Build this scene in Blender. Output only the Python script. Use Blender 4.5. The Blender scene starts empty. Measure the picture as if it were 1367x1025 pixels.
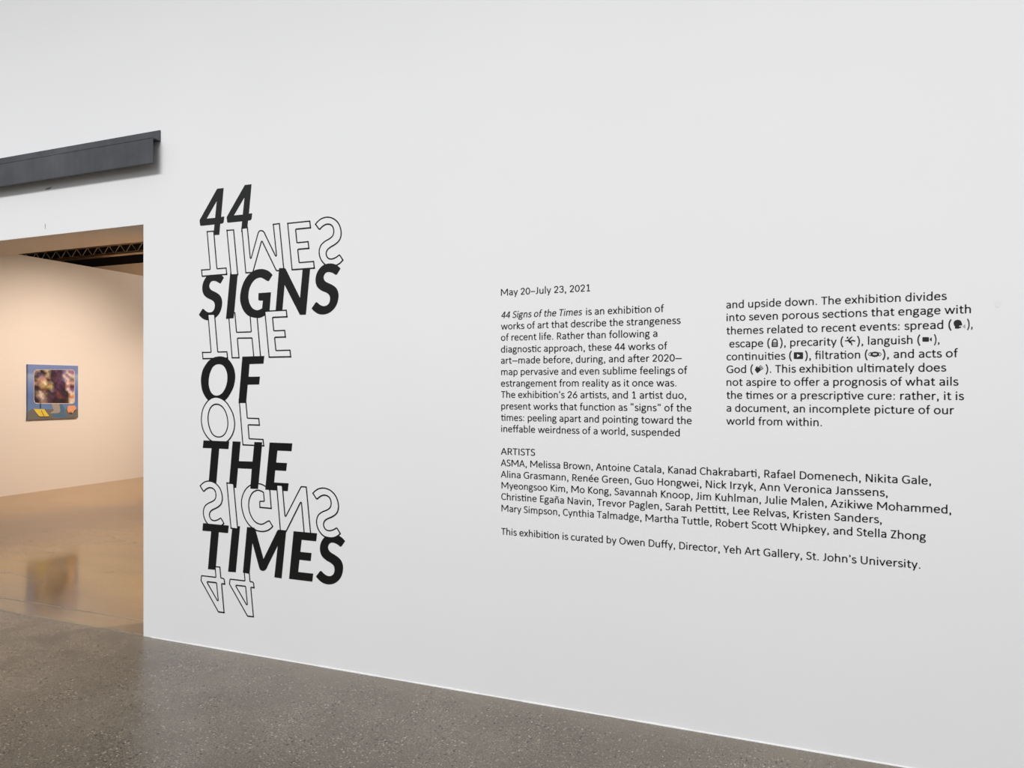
import bpy, math, random
from mathutils import Vector
from mathutils.geometry import tessellate_polygon

# ------------------------------------------------------------------ camera geometry
F_PX, CX, HORIZON, VPX, EYE = 943.0, 683.5, 517.5, -1730.0, 1.5
YAW = math.pi / 2 - math.atan((CX - VPX) / F_PX)            # camera turned this far to the left of the wall's normal
K = 331.5 / (192 - VPX) / EYE                               # wall pixels per metre per pixel
_a = math.atan((192 - CX) / F_PX)
DIST = F_PX / (K * (192 - VPX)) / math.cos(_a) * math.cos(_a - YAW)   # camera to sign wall

S = bpy.context.scene
C = S.collection
cam = bpy.data.cameras.new('camera')
cam.sensor_width = 36.0
cam.lens = F_PX * 36.0 / 1367
cam.shift_y = (HORIZON - 512.5) / 1367
cam.clip_start = 0.05
co = bpy.data.objects.new('camera', cam)
co.location = (0, -DIST, EYE)
co.rotation_euler = (math.pi / 2, 0, YAW)
C.objects.link(co)
S.camera = co
S.view_settings.view_transform = 'Standard'
S.view_settings.look = 'None'
S.view_settings.exposure = 0.0
S.view_settings.gamma = 1.0
S.view_settings.use_curve_mapping = False

# world: soft even daylight of a tall white hall
wd = bpy.data.worlds.new('world')
S.world = wd
wd.use_nodes = True
_wt = wd.node_tree
_bg = _wt.nodes['Background']
_tc = _wt.nodes.new('ShaderNodeTexCoord')
_sx = _wt.nodes.new('ShaderNodeSeparateXYZ')
_wt.links.new(_tc.outputs['Generated'], _sx.inputs[0])
_rp = _wt.nodes.new('ShaderNodeValToRGB')
_rp.color_ramp.elements[0].position, _rp.color_ramp.elements[0].color = 0.0, (0.17, 0.172, 0.176, 1)
_rp.color_ramp.elements[1].position, _rp.color_ramp.elements[1].color = 0.6, (1.0, 1.01, 1.03, 1)
_e = _rp.color_ramp.elements.new(0.12); _e.color = (0.50, 0.507, 0.52, 1)
_e = _rp.color_ramp.elements.new(0.28); _e.color = (0.88, 0.89, 0.91, 1)
_wt.links.new(_sx.outputs[2], _rp.inputs[0])
_wt.links.new(_rp.outputs[0], _bg.inputs[0])
_bg.inputs[1].default_value = 0.80


def area(name, loc, target, sx, sy, power, col, spread=180):
    l = bpy.data.lights.new(name, 'AREA')
    l.shape = 'RECTANGLE'
    l.size, l.size_y, l.energy, l.color = sx, sy, power, col
    l.spread = math.radians(spread)
    o = bpy.data.objects.new(name, l)
    o.location = loc
    o.rotation_euler = (Vector(target) - Vector(loc)).to_track_quat('-Z', 'Y').to_euler()
    C.objects.link(o)
    return o


def spot(name, loc, target, power, col, deg, blend=1.0, radius=0.06):
    l = bpy.data.lights.new(name, 'SPOT')
    l.energy, l.color, l.spot_size, l.spot_blend, l.shadow_soft_size = power, col, math.radians(deg), blend, radius
    o = bpy.data.objects.new(name, l)
    o.location = loc
    o.rotation_euler = (Vector(target) - Vector(loc)).to_track_quat('-Z', 'Y').to_euler()
    C.objects.link(o)
    return o


WHITE = (0.99, 0.995, 1.0)
WARM = (1.0, 0.785, 0.612)
area('hall_ceiling_light', (-2.4, -6.0, 8.1), (-2.4, 0, 1.55), 13.0, 0.9, 137, WHITE, 51)
spot('gallery_or_fill_spot', (-6.9, 3.8, 3.45), (-10.1, 3.75, 0.92), 545, WARM, 83)
spot('gallery_or_fill_spot', (-6.4, 6.4, 3.45), (-10.1, 5.9, 3.45), 230, WARM, 66)  # unseen soft fill, added to lift the partition's dark upper corner
spot('gallery_or_fill_spot', (-5.4, 3.4, 3.45), (-7.4, 3.6, 0.0), 190, WARM, 120)
spot('gallery_or_fill_spot', (-1.2, 2.6, 3.45), (-1.6, 1.9, 0.0), 3200, WARM, 84)  # unseen, added for a floor bounce that brightens the doorway soffit
spot('gallery_or_fill_spot', (-8.0, 6.4, 3.45), (-8.6, 6.2, 0.0), 260, WARM, 120)
spot('gallery_or_fill_spot', (-13.2, 6.2, 3.6), (-15.0, 9.4, 3.9), 210, WARM, 120)


# ------------------------------------------------------------------ pixel helpers (photo pixel -> a place in the room)
def wall_uv(x, y):
    """a point of the sign wall: along it (x) and height (z)"""
    return (DIST * math.tan(math.atan((x - CX) / F_PX) - YAW), EYE + (HORIZON - y) / (K * (x - VPX)))


def on_plane_y(x, y, py):
    X = (x - CX) / F_PX
    w = math.cos(YAW) + X * math.sin(YAW)
    u = X * math.cos(YAW) - math.sin(YAW)
    t = (DIST + py) / w
    return u * t, EYE + (HORIZON - y) / F_PX * t


# ------------------------------------------------------------------ materials
def new_mat(name):
    m = bpy.data.materials.new(name)
    m.use_nodes = True
    nt = m.node_tree
    return m, nt, nt.nodes['Principled BSDF']


def plain(name, col, rough=0.5, metal=0.0, spec=0.5):
    m, nt, b = new_mat(name)
    b.inputs['Base Color'].default_value = (*col, 1)
    b.inputs['Roughness'].default_value = rough
    b.inputs['Metallic'].default_value = metal
    b.inputs['Specular IOR Level'].default_value = spec
    return m


def N(nt, kind, **kw):
    n = nt.nodes.new(kind)
    for k, v in kw.items():
        if k in n.inputs:
            n.inputs[k].default_value = v
        else:
            setattr(n, k, v)
    return n


def ramp(nt, fac, stops):
    r = nt.nodes.new('ShaderNodeValToRGB')
    e = r.color_ramp.elements
    e[0].position, e[0].color = stops[0][0], (*stops[0][1], 1)
    e[1].position, e[1].color = stops[-1][0], (*stops[-1][1], 1)
    for p, c in stops[1:-1]:
        q = e.new(p)
        q.color = (*c, 1)
    nt.links.new(fac, r.inputs[0])
    return r.outputs[0]


def mix(nt, fac, a, b, blend='MIX'):
    m = nt.nodes.new('ShaderNodeMix')
    m.data_type = 'RGBA'
    m.blend_type = blend
    for sock, v in ((m.inputs[0], fac), (m.inputs[6], a), (m.inputs[7], b)):
        if isinstance(v, (int, float)):
            sock.default_value = v
        elif isinstance(v, tuple):
            sock.default_value = (*v, 1)
        else:
            nt.links.new(v, sock)
    return m.outputs[2]


def obj_coord(nt, scale=(1, 1, 1)):
    t = nt.nodes.new('ShaderNodeTexCoord')
    mp = nt.nodes.new('ShaderNodeMapping')
    mp.inputs['Scale'].default_value = scale
    nt.links.new(t.outputs['Object'], mp.inputs[0])
    return mp.outputs[0]


def noise(nt, vec, scale, detail=4, rough=0.55):
    n = N(nt, 'ShaderNodeTexNoise', Scale=scale, Detail=detail, Roughness=rough)
    nt.links.new(vec, n.inputs['Vector'])
    return n.outputs[0]


def bump(nt, b, height, strength, dist):
    n = N(nt, 'ShaderNodeBump', Strength=strength, Distance=dist)
    nt.links.new(height, n.inputs['Height'])
    nt.links.new(n.outputs[0], b.inputs['Normal'])


def wall_paint(name, col):
    m, nt, b = new_mat(name)
    v = obj_coord(nt)
    c = ramp(nt, noise(nt, v, 1.3, 3), [(0.3, tuple(x * 0.985 for x in col)), (0.7, col)])
    nt.links.new(c, b.inputs['Base Color'])
    b.inputs['Roughness'].default_value = 0.75
    b.inputs['Specular IOR Level'].default_value = 0.25
    bump(nt, b, noise(nt, v, 160, 3), 0.04, 0.002)
    return m


M_WALL = wall_paint('white_wall_paint', (0.83, 0.83, 0.835))
M_GALLERY = wall_paint('gallery_wall_paint', (0.80, 0.79, 0.77))
M_TAN = wall_paint('warm_lit_wall_tan', (0.60, 0.45, 0.31))  # warm lamplight on the far wall put into its colour
M_CEIL = plain('unlit_void_black', (0.008, 0.007, 0.006), 0.9, 0, 0.1)  # near-black colour stands in for the dark of the unlit ceiling
M_CAULK = plain('white_caulk', (0.70, 0.70, 0.70), 0.7)
M_VINYL = plain('black_vinyl', (0.0015, 0.0015, 0.0017), 0.30, 0, 0.52)
M_TEXT = plain('small_black_vinyl', (0.012, 0.012, 0.013), 0.45, 0, 0.5)
M_FILL = M_WALL
M_GREY = plain('grey_vinyl', (0.40, 0.40, 0.41), 0.5)
M_PALE = plain('pale_vinyl', (0.62, 0.62, 0.63), 0.5)


def concrete_aggregate():
    m, nt, b = new_mat('polished_aggregate_concrete')
    v = obj_coord(nt)
    big = noise(nt, v, 1.6, 5, 0.6)
    base = ramp(nt, big, [(0.3, (0.108, 0.090, 0.070)), (0.5, (0.137, 0.116, 0.091)), (0.72, (0.170, 0.145, 0.114))])
    fine = noise(nt, v, 150, 3, 0.7)
    base = mix(nt, 0.75, base, ramp(nt, fine, [(0.36, (0.14, 0.14, 0.14)), (0.64, (0.86, 0.85, 0.83))]), 'OVERLAY')
    dens = noise(nt, v, 2.3, 3)

    def flecks(scale, thr, colr, prev, lo, hi):
        vo = N(nt, 'ShaderNodeTexVoronoi', Scale=scale)
        nt.links.new(v, vo.inputs['Vector'])
        dist = N(nt, 'ShaderNodeMath', operation='LESS_THAN')
        nt.links.new(vo.outputs['Distance'], dist.inputs[0])
        dist.inputs[1].default_value = thr
        sep = N(nt, 'ShaderNodeSeparateColor')
        nt.links.new(vo.outputs['Color'], sep.inputs[0])
        gt = N(nt, 'ShaderNodeMath', operation='ADD')
        nt.links.new(sep.outputs[0], gt.inputs[0])
        nt.links.new(dens, gt.inputs[1])
        pick = N(nt, 'ShaderNodeMath', operation='GREATER_THAN')
        nt.links.new(gt.outputs[0], pick.inputs[0])
        pick.inputs[1].default_value = lo
        mu = N(nt, 'ShaderNodeMath', operation='MULTIPLY')
        nt.links.new(dist.outputs[0], mu.inputs[0])
        nt.links.new(pick.outputs[0], mu.inputs[1])
        mu2 = N(nt, 'ShaderNodeMath', operation='MULTIPLY')
        nt.links.new(mu.outputs[0], mu2.inputs[0])
        mu2.inputs[1].default_value = hi
        return mix(nt, mu2.outputs[0], prev, colr)
    base = flecks(88, 0.36, (0.27, 0.235, 0.185), base, 1.14, 0.75)
    base = flecks(97, 0.38, (0.050, 0.045, 0.042), base, 1.14, 0.7)
    base = flecks(57, 0.22, (0.46, 0.41, 0.33), base, 1.30, 0.8)
    base = flecks(46, 0.27, (0.028, 0.028, 0.031), base, 1.33, 0.85)
    # a smoother trowelled strip, without stones, along the foot of the wall
    sx = nt.nodes.new('ShaderNodeSeparateXYZ')
    nt.links.new(v, sx.inputs[0])
    wob = N(nt, 'ShaderNodeMath', operation='MULTIPLY_ADD')
    nt.links.new(noise(nt, v, 5, 3), wob.inputs[0]); wob.inputs[1].default_value = 0.22
    nt.links.new(sx.outputs[1], wob.inputs[2])
    edge = N(nt, 'ShaderNodeMapRange')
    nt.links.new(wob.outputs[0], edge.inputs[0])
    edge.inputs[1].default_value, edge.inputs[2].default_value = -0.06, 0.12
    edge.inputs[3].default_value, edge.inputs[4].default_value = 0.0, 0.75
    base = mix(nt, edge.outputs[0], base, (0.175, 0.150, 0.118))
    nt.links.new(base, b.inputs['Base Color'])
    rr = ramp(nt, noise(nt, v, 5, 4), [(0.3, (0.2, 0.2, 0.2)), (0.7, (0.34, 0.34, 0.34))])
    nt.links.new(rr, b.inputs['Roughness'])
    bump(nt, b, noise(nt, v, 60, 4, 0.7), 0.10, 0.004)
    return m


def concrete_smooth():
    m, nt, b = new_mat('smooth_polished_concrete')
    v = obj_coord(nt)
    vs = obj_coord(nt, (0.35, 1.6, 1))
    base = ramp(nt, noise(nt, vs, 1.5, 6, 0.62), [(0.25, (0.285, 0.158, 0.046)), (0.5, (0.345, 0.196, 0.060)), (0.75, (0.385, 0.230, 0.078))])
    base = mix(nt, 0.35, base, ramp(nt, noise(nt, v, 90, 4, 0.7), [(0.35, (0.3, 0.3, 0.3)), (0.65, (0.72, 0.72, 0.72))]), 'OVERLAY')
    # hairline cracks: thin bands where a stretched noise crosses its middle
    cn = noise(nt, obj_coord(nt, (0.22, 0.5, 1)), 1.1, 5, 0.5)
    sb = N(nt, 'ShaderNodeMath', operation='SUBTRACT'); nt.links.new(cn, sb.inputs[0]); sb.inputs[1].default_value = 0.5
    ab = N(nt, 'ShaderNodeMath', operation='ABSOLUTE'); nt.links.new(sb.outputs[0], ab.inputs[0])
    lt = N(nt, 'ShaderNodeMath', operation='LESS_THAN'); nt.links.new(ab.outputs[0], lt.inputs[0]); lt.inputs[1].default_value = 0.0022
    mul = N(nt, 'ShaderNodeMath', operation='MULTIPLY'); nt.links.new(lt.outputs[0], mul.inputs[0]); mul.inputs[1].default_value = 0.35
    base = mix(nt, mul.outputs[0], base, (0.14, 0.10, 0.065))
    # greyer concrete in the threshold strip of the doorway
    sx = nt.nodes.new('ShaderNodeSeparateXYZ')
    nt.links.new(v, sx.inputs[0])
    edge = N(nt, 'ShaderNodeMapRange')
    nt.links.new(sx.outputs[1], edge.inputs[0])
    edge.inputs[1].default_value, edge.inputs[2].default_value = 0.9, 0.15
    edge.inputs[3].default_value, edge.inputs[4].default_value = 0.0, 0.8
    base = mix(nt, edge.outputs[0], base, (0.17, 0.128, 0.088))
    nt.links.new(base, b.inputs['Base Color'])
    rr = ramp(nt, noise(nt, v, 3, 4), [(0.3, (0.07, 0.07, 0.07)), (0.7, (0.15, 0.15, 0.15))])
    nt.links.new(rr, b.inputs['Roughness'])
    bump(nt, b, noise(nt, vs, 9, 5, 0.6), 0.02, 0.004)
    return m


def dark_steel():
    m, nt, b = new_mat('dark_grey_steel')
    v = obj_coord(nt, (1, 1, 1))
    c = ramp(nt, noise(nt, v, 3.2, 5, 0.6), [(0.3, (0.050, 0.053, 0.060)), (0.7, (0.092, 0.096, 0.106))])
    streak = noise(nt, obj_coord(nt, (14, 14, 1.2)), 2.0, 4, 0.6)
    c = mix(nt, 0.25, c, ramp(nt, streak, [(0.4, (0.42, 0.42, 0.42)), (0.75, (0.75, 0.75, 0.75))]), 'OVERLAY')
    nt.links.new(c, b.inputs['Base Color'])
    b.inputs['Roughness'].default_value = 0.45
    b.inputs['Metallic'].default_value = 0.25
    return m


M_FLOOR = concrete_aggregate()
M_FLOOR2 = concrete_smooth()
M_STEEL = dark_steel()
M_JOIST = plain('tan_painted_steel', (0.62, 0.50, 0.37), 0.55)
M_JOINT = plain('pale_floor_joint', (0.27, 0.225, 0.17), 0.6)


# ------------------------------------------------------------------ mesh helpers
class MB:
    def __init__(s):
        s.v, s.f, s.m = [], [], []

    def poly(s, pts, mi=0):
        n = len(s.v)
        s.v += [tuple(p) for p in pts]
        s.f.append(tuple(range(n, n + len(pts))))
        s.m.append(mi)

    def box(s, a, b, mi=0):
        (x0, y0, z0), (x1, y1, z1) = a, b
        n = len(s.v)
        s.v += [(x0, y0, z0), (x1, y0, z0), (x1, y1, z0), (x0, y1, z0), (x0, y0, z1), (x1, y0, z1), (x1, y1, z1), (x0, y1, z1)]
        for q in ((0, 3, 2, 1), (4, 5, 6, 7), (0, 1, 5, 4), (1, 2, 6, 5), (2, 3, 7, 6), (3, 0, 4, 7)):
            s.f.append(tuple(n + i for i in q))
            s.m.append(mi)

    def bar(s, p, q, r, sides=8, mi=0):
        p, q = Vector(p), Vector(q)
        d = (q - p).normalized()
        a = d.orthogonal().normalized()
        b = d.cross(a)
        n = len(s.v)
        for c in (p, q):
            for i in range(sides):
                t = 2 * math.pi * i / sides
                s.v.append(tuple(c + (a * math.cos(t) + b * math.sin(t)) * r))
        for i in range(sides):
            j = (i + 1) % sides
            s.f.append((n + i, n + j, n + sides + j, n + sides + i))
            s.m.append(mi)
        s.f.append(tuple(n + i for i in reversed(range(sides)))); s.m.append(mi)
        s.f.append(tuple(n + sides + i for i in range(sides))); s.m.append(mi)

    def sheet(s, loops, y, mi=0, back=None):
        """a flat shape in the wall's plane: loops of (u, v), holes after the outline; front face at depth y, edges back to `back`"""
        lv = [[Vector((u, 0, v)) for u, v in lp] for lp in loops]
        flat = [p for lp in lv for p in lp]
        tri = tessellate_polygon(lv)
        n = len(s.v)
        s.v += [(p.x, y, p.z) for p in flat]
        for t in tri:
            a, b, c = (flat[i] for i in t)
            cr = (b.x - a.x) * (c.z - a.z) - (b.z - a.z) * (c.x - a.x)
            s.f.append(tuple(n + i for i in (t if cr > 0 else t[::-1])))
            s.m.append(mi)
        if back is not None:
            k = n
            for lp in lv:
                c = len(lp)
                n2 = len(s.v)
                s.v += [(p.x, back, p.z) for p in lp]
                for i in range(c):
                    j = (i + 1) % c
                    s.f.append((k + i, k + j, n2 + j, n2 + i))
                    s.m.append(mi)
                k += c

    def build(s, name, mats, parent=None, smooth=False):
        me = bpy.data.meshes.new(name)
        me.from_pydata(s.v, [], s.f)
        for m in (mats if isinstance(mats, (list, tuple)) else [mats]):
            me.materials.append(m)
        me.polygons.foreach_set('material_index', s.m)
        if smooth:
            me.polygons.foreach_set('use_smooth', [True] * len(s.f))
        me.update()
        o = bpy.data.objects.new(name, me)
        C.objects.link(o)
        if parent:
            o.parent = parent
        return o


def tag(o, label=None, cat=None, group=None, kind=None):
    for k, v in (('label', label), ('category', cat), ('group', group), ('kind', kind)):
        if v:
            o[k] = v
    return o


def empty(name, loc, parent=None):
    o = bpy.data.objects.new(name, None)
    o.location = loc
    o.empty_display_size = 0.05
    C.objects.link(o)
    if parent:
        o.parent = parent
    return o


def struct(name, mb, mat):
    return tag(mb.build(name, mat), kind='structure')


# ------------------------------------------------------------------ the setting
TOP = 5.6
DOOR_R = wall_uv(191.5, 600)[0]
DOOR_L = DOOR_R - 3.1
DOOR_H = 2.487
THICK = 0.37
PART_X = -10.1

b = MB()
b.box((DOOR_R, 0, 0), (7, THICK, TOP))
b.box((-22, 0, 0), (DOOR_L, THICK, TOP))
b.box((DOOR_L, 0, DOOR_H), (DOOR_R, THICK, TOP))
struct('wall_front', b, M_WALL)
b = MB(); b.box((-22, -16, -0.1), (10, 0, 0)); struct('floor', b, M_FLOOR)
b = MB(); b.box((-22, 0, -0.1), (7, 12, 0)); struct('floor_gallery', b, M_FLOOR2)
b = MB(); b.box((PART_X - 0.2, 1.2, 0), (PART_X, 9.4, 3.38)); struct('wall_partition', b, M_GALLERY)
b = MB(); b.box((-22, 9.4, 0), (7, 9.6, 4.5)); struct('wall_back', b, M_TAN)
b = MB(); b.box((-22, 9.45, 4.5), (7, 9.6, TOP)); b.box((-22, THICK, TOP), (7, 9.6, TOP + 0.1)); struct('ceiling', b, M_CEIL)  # band over the far wall blackened too, as unlit void
b = MB(); b.box((-22.1, THICK, 0), (-22, 9.6, TOP)); struct('wall_left', b, M_GALLERY)
b = MB(); b.box((2.5, THICK, 0), (2.6, 9.4, TOP)); struct('wall_right', b, M_GALLERY)
# bead of white caulk where the sign wall meets the floor
rnd = random.Random(4)
b = MB()
x = DOOR_R + 0.06
while x < 6.9:
    w = 0.12 + rnd.random() * 0.12
    r0 = 0.0022 + rnd.random() * 0.0015
    pts = [(0, 0), (-r0 * 1.5, 0.0), (-r0 * 1.2, r0 * 0.9), (-r0 * 0.5, r0 * 1.5), (0, r0 * 1.7)]
    n = len(b.v)
    for xx in (x, min(x + w, 6.9)):
        b.v += [(xx, p, q) for p, q in pts]
    for i in range(4):
        b.f.append((n + i, n + 5 + i, n + 6 + i, n + 1 + i)); b.m.append(0)
    x += w
struct('baseboard_front', b, M_CAULK)
# two worn joints in the floor across the doorway
b = MB()
x = DOOR_L
while x < DOOR_R - 0.01:
    x2 = min(x + 0.15, DOOR_R)
    for yy, ww in ((0.0, 0.016), (0.20, 0.009)):
        j = rnd.uniform(-0.004, 0.004)
        b.box((x, yy + j, 0), (x2, yy + ww + j + rnd.random() * 0.006, 0.0012))
    x = x2
struct('trim_1', b, M_JOINT)
# small dents and scuffs in the white paint over the doorway
b = MB()
for px, py, w_, h_ in ((65, 251.5, 0.030, 0.006), (60.5, 302, 0.003, 0.018), (1332, 406, 0.010, 0.012)):
    u, v = wall_uv(px, py)
    b.sheet([[(u + w_ * math.cos(t) * (1 + .2 * math.sin(3 * t)), v + h_ * math.sin(t) + .10 * w_ * math.cos(t) * (w_ > .02)) for t in [i * math.tau / 14 for i in range(14)]]], -0.0006, 0 if px < 100 else 1)
struct('trim_2', b, [plain('scuffed_plaster', (0.30, 0.28, 0.26), 0.9), plain('faint_scuff', (0.80, 0.80, 0.805), 0.9)])

# ------------------------------------------------------------------ sliding door track cover
uE, zT = wall_uv(214.6, 174.2)
PR = 0.02
while on_plane_y(204.7, 200, -PR)[0] < uE and PR < 0.2:
    PR += 0.0005
zM = on_plane_y(204.7, 183.2, -PR)[1]
zB = on_plane_y(204.7, 217.2, -PR)[1]
tr = tag(empty('door_track_cover', (uE, 0, zB)), 'long dark grey steel door track cover mounted above the doorway', 'track cover')
L = -8.6 - uE
b = MB()
b.box((L, -0.008, zM - zB), (0, -0.0005, zT - zB))            # flange on the wall
b.box((L, -PR, zM - zB - 0.006), (0, -0.0005, zM - zB))      # shelf out from the wall
b.build('wall_flange', M_STEEL, tr)
b = MB()
b.box((L, -PR - 0.006, 0), (0, -PR, zM - zB))
b.box((L, -PR - 0.0078, zM - zB - 0.005), (0, -PR - 0.006, zM - zB + 0.001))   # lip added so its thin shadow draws a line
b.box((L, -PR, 0), (0, -PR + 0.012, 0.005))                   # hem folded back along the lower edge
b.build('fascia', M_STEEL, tr)

# ------------------------------------------------------------------ roof joist in the gallery
JY = 4.9
jz = on_plane_y(150, 341.5, JY)[1]
jt = tag(empty('roof_joist', (-9.0, JY, jz)), 'tan open-web steel roof joist with zigzag rods above the gallery partition', 'joist')
b = MB(); b.box((-6, -0.055, 0), (11.4, 0.055, 0.008)); b.box((-6, -0.004, 0.008), (11.4, 0.004, 0.05)); b.build('bottom_chord', M_JOIST, jt)
b = MB(); b.box((-6, -0.03, 0.186), (11.4, 0.03, 0.192)); b.box((-6, -0.004, 0.155), (11.4, 0.004, 0.186)); b.build('top_chord', M_JOIST, jt)
b = MB()
x = -5.9
while x < 11.2:
    b.bar((x, 0, 0.03), (x + 0.12, 0, 0.165), 0.0055, 6)
    b.bar((x + 0.12, 0, 0.165), (x + 0.24, 0, 0.03), 0.0055, 6)
    x += 0.24
b.build('web_rods', M_JOIST, jt)

# ------------------------------------------------------------------ the painting
def on_plane_x(x, y, px_):
    X = (x - CX) / F_PX
    w = math.cos(YAW) + X * math.sin(YAW)
    t = px_ / (X * math.cos(YAW) - math.sin(YAW))
    return w * t - DIST, EYE + (HORIZON - y) / F_PX * t


PY0, PZ0 = on_plane_x(37.3, 560.3, PART_X + 0.035)     # lower near corner on the partition
PS = on_plane_x(104.2, 557, PART_X + 0.035)[0] - PY0
PH = on_plane_x(70, 487.2, PART_X + 0.035)[1] - PZ0


def collage_mat():
    m, nt, bs = new_mat('painted_collage')
    at = nt.nodes.new('ShaderNodeVertexColor'); at.layer_name = 'paint'
    v = obj_coord(nt)
    no = noise(nt, v, 22, 6, 0.8)
    vo = N(nt, 'ShaderNodeTexVoronoi', Scale=11.0); nt.links.new(v, vo.inputs['Vector'])
    c = mix(nt, 0.8, at.outputs[0], ramp(nt, no, [(0.32, (0.08, 0.07, 0.10)), (0.68, (0.88, 0.87, 0.85))]), 'OVERLAY')
    c = mix(nt, 0.12, c, vo.outputs['Color'], 'OVERLAY')
    nt.links.new(c, bs.inputs['Base Color'])
    bs.inputs['Roughness'].default_value = 0.5
    return m


def sky_mat():
    m, nt, bs = new_mat('painted_blue_ground')
    t = nt.nodes.new('ShaderNodeTexCoord')
    sp = nt.nodes.new('ShaderNodeSeparateXYZ'); nt.links.new(t.outputs['Object'], sp.inputs[0])
    mr = N(nt, 'ShaderNodeMath', operation='DIVIDE'); nt.links.new(sp.outputs[2], mr.inputs[0]); mr.inputs[1].default_value = PH
    c = ramp(nt, mr.outputs[0], [(0.15, (0.13, 0.25, 0.48)), (0.45, (0.11, 0.20, 0.52)), (0.68, (0.20, 0.31, 0.62)), (0.8, (0.32, 0.42, 0.66)), (0.86, (0.17, 0.27, 0.56)), (1.0, (0.18, 0.27, 0.58))])
    nt.links.new(c, bs.inputs['Base Color'])
    bs.inputs['Roughness'].default_value = 0.55
    return m


pal = dict(k=(.03, .02, .03), b=(.09, .05, .05), p=(.11, .05, .12), d=(.05, .025, .05), l=(.26, .20, .40), v=(.30, .14, .32), m=(.42, .28, .44),
           n=(.04, .04, .14), w=(.75, .66, .60), c=(.55, .36, .28), g=(.28, .22, .20), y=(.42, .34, .14), t=(.45, .38, .28), r=(.17, .06, .07), o=(.70, .30, .14))
rows = ["ytkytbpdplmmn", "gnkktkdpdlwvnn", "kklgckdppwlwvn", "kgcckdppplwgc", "cgcwggkpppwcwk", "kkyyyykpddckbv", "kkrrkgpddkwvbc", "kgwgbkdrddkwvb", "kgwgdpdrrdkowc", "kkggpdkkkkbwoc"]
NCOL, NROW = 12, 10


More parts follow.
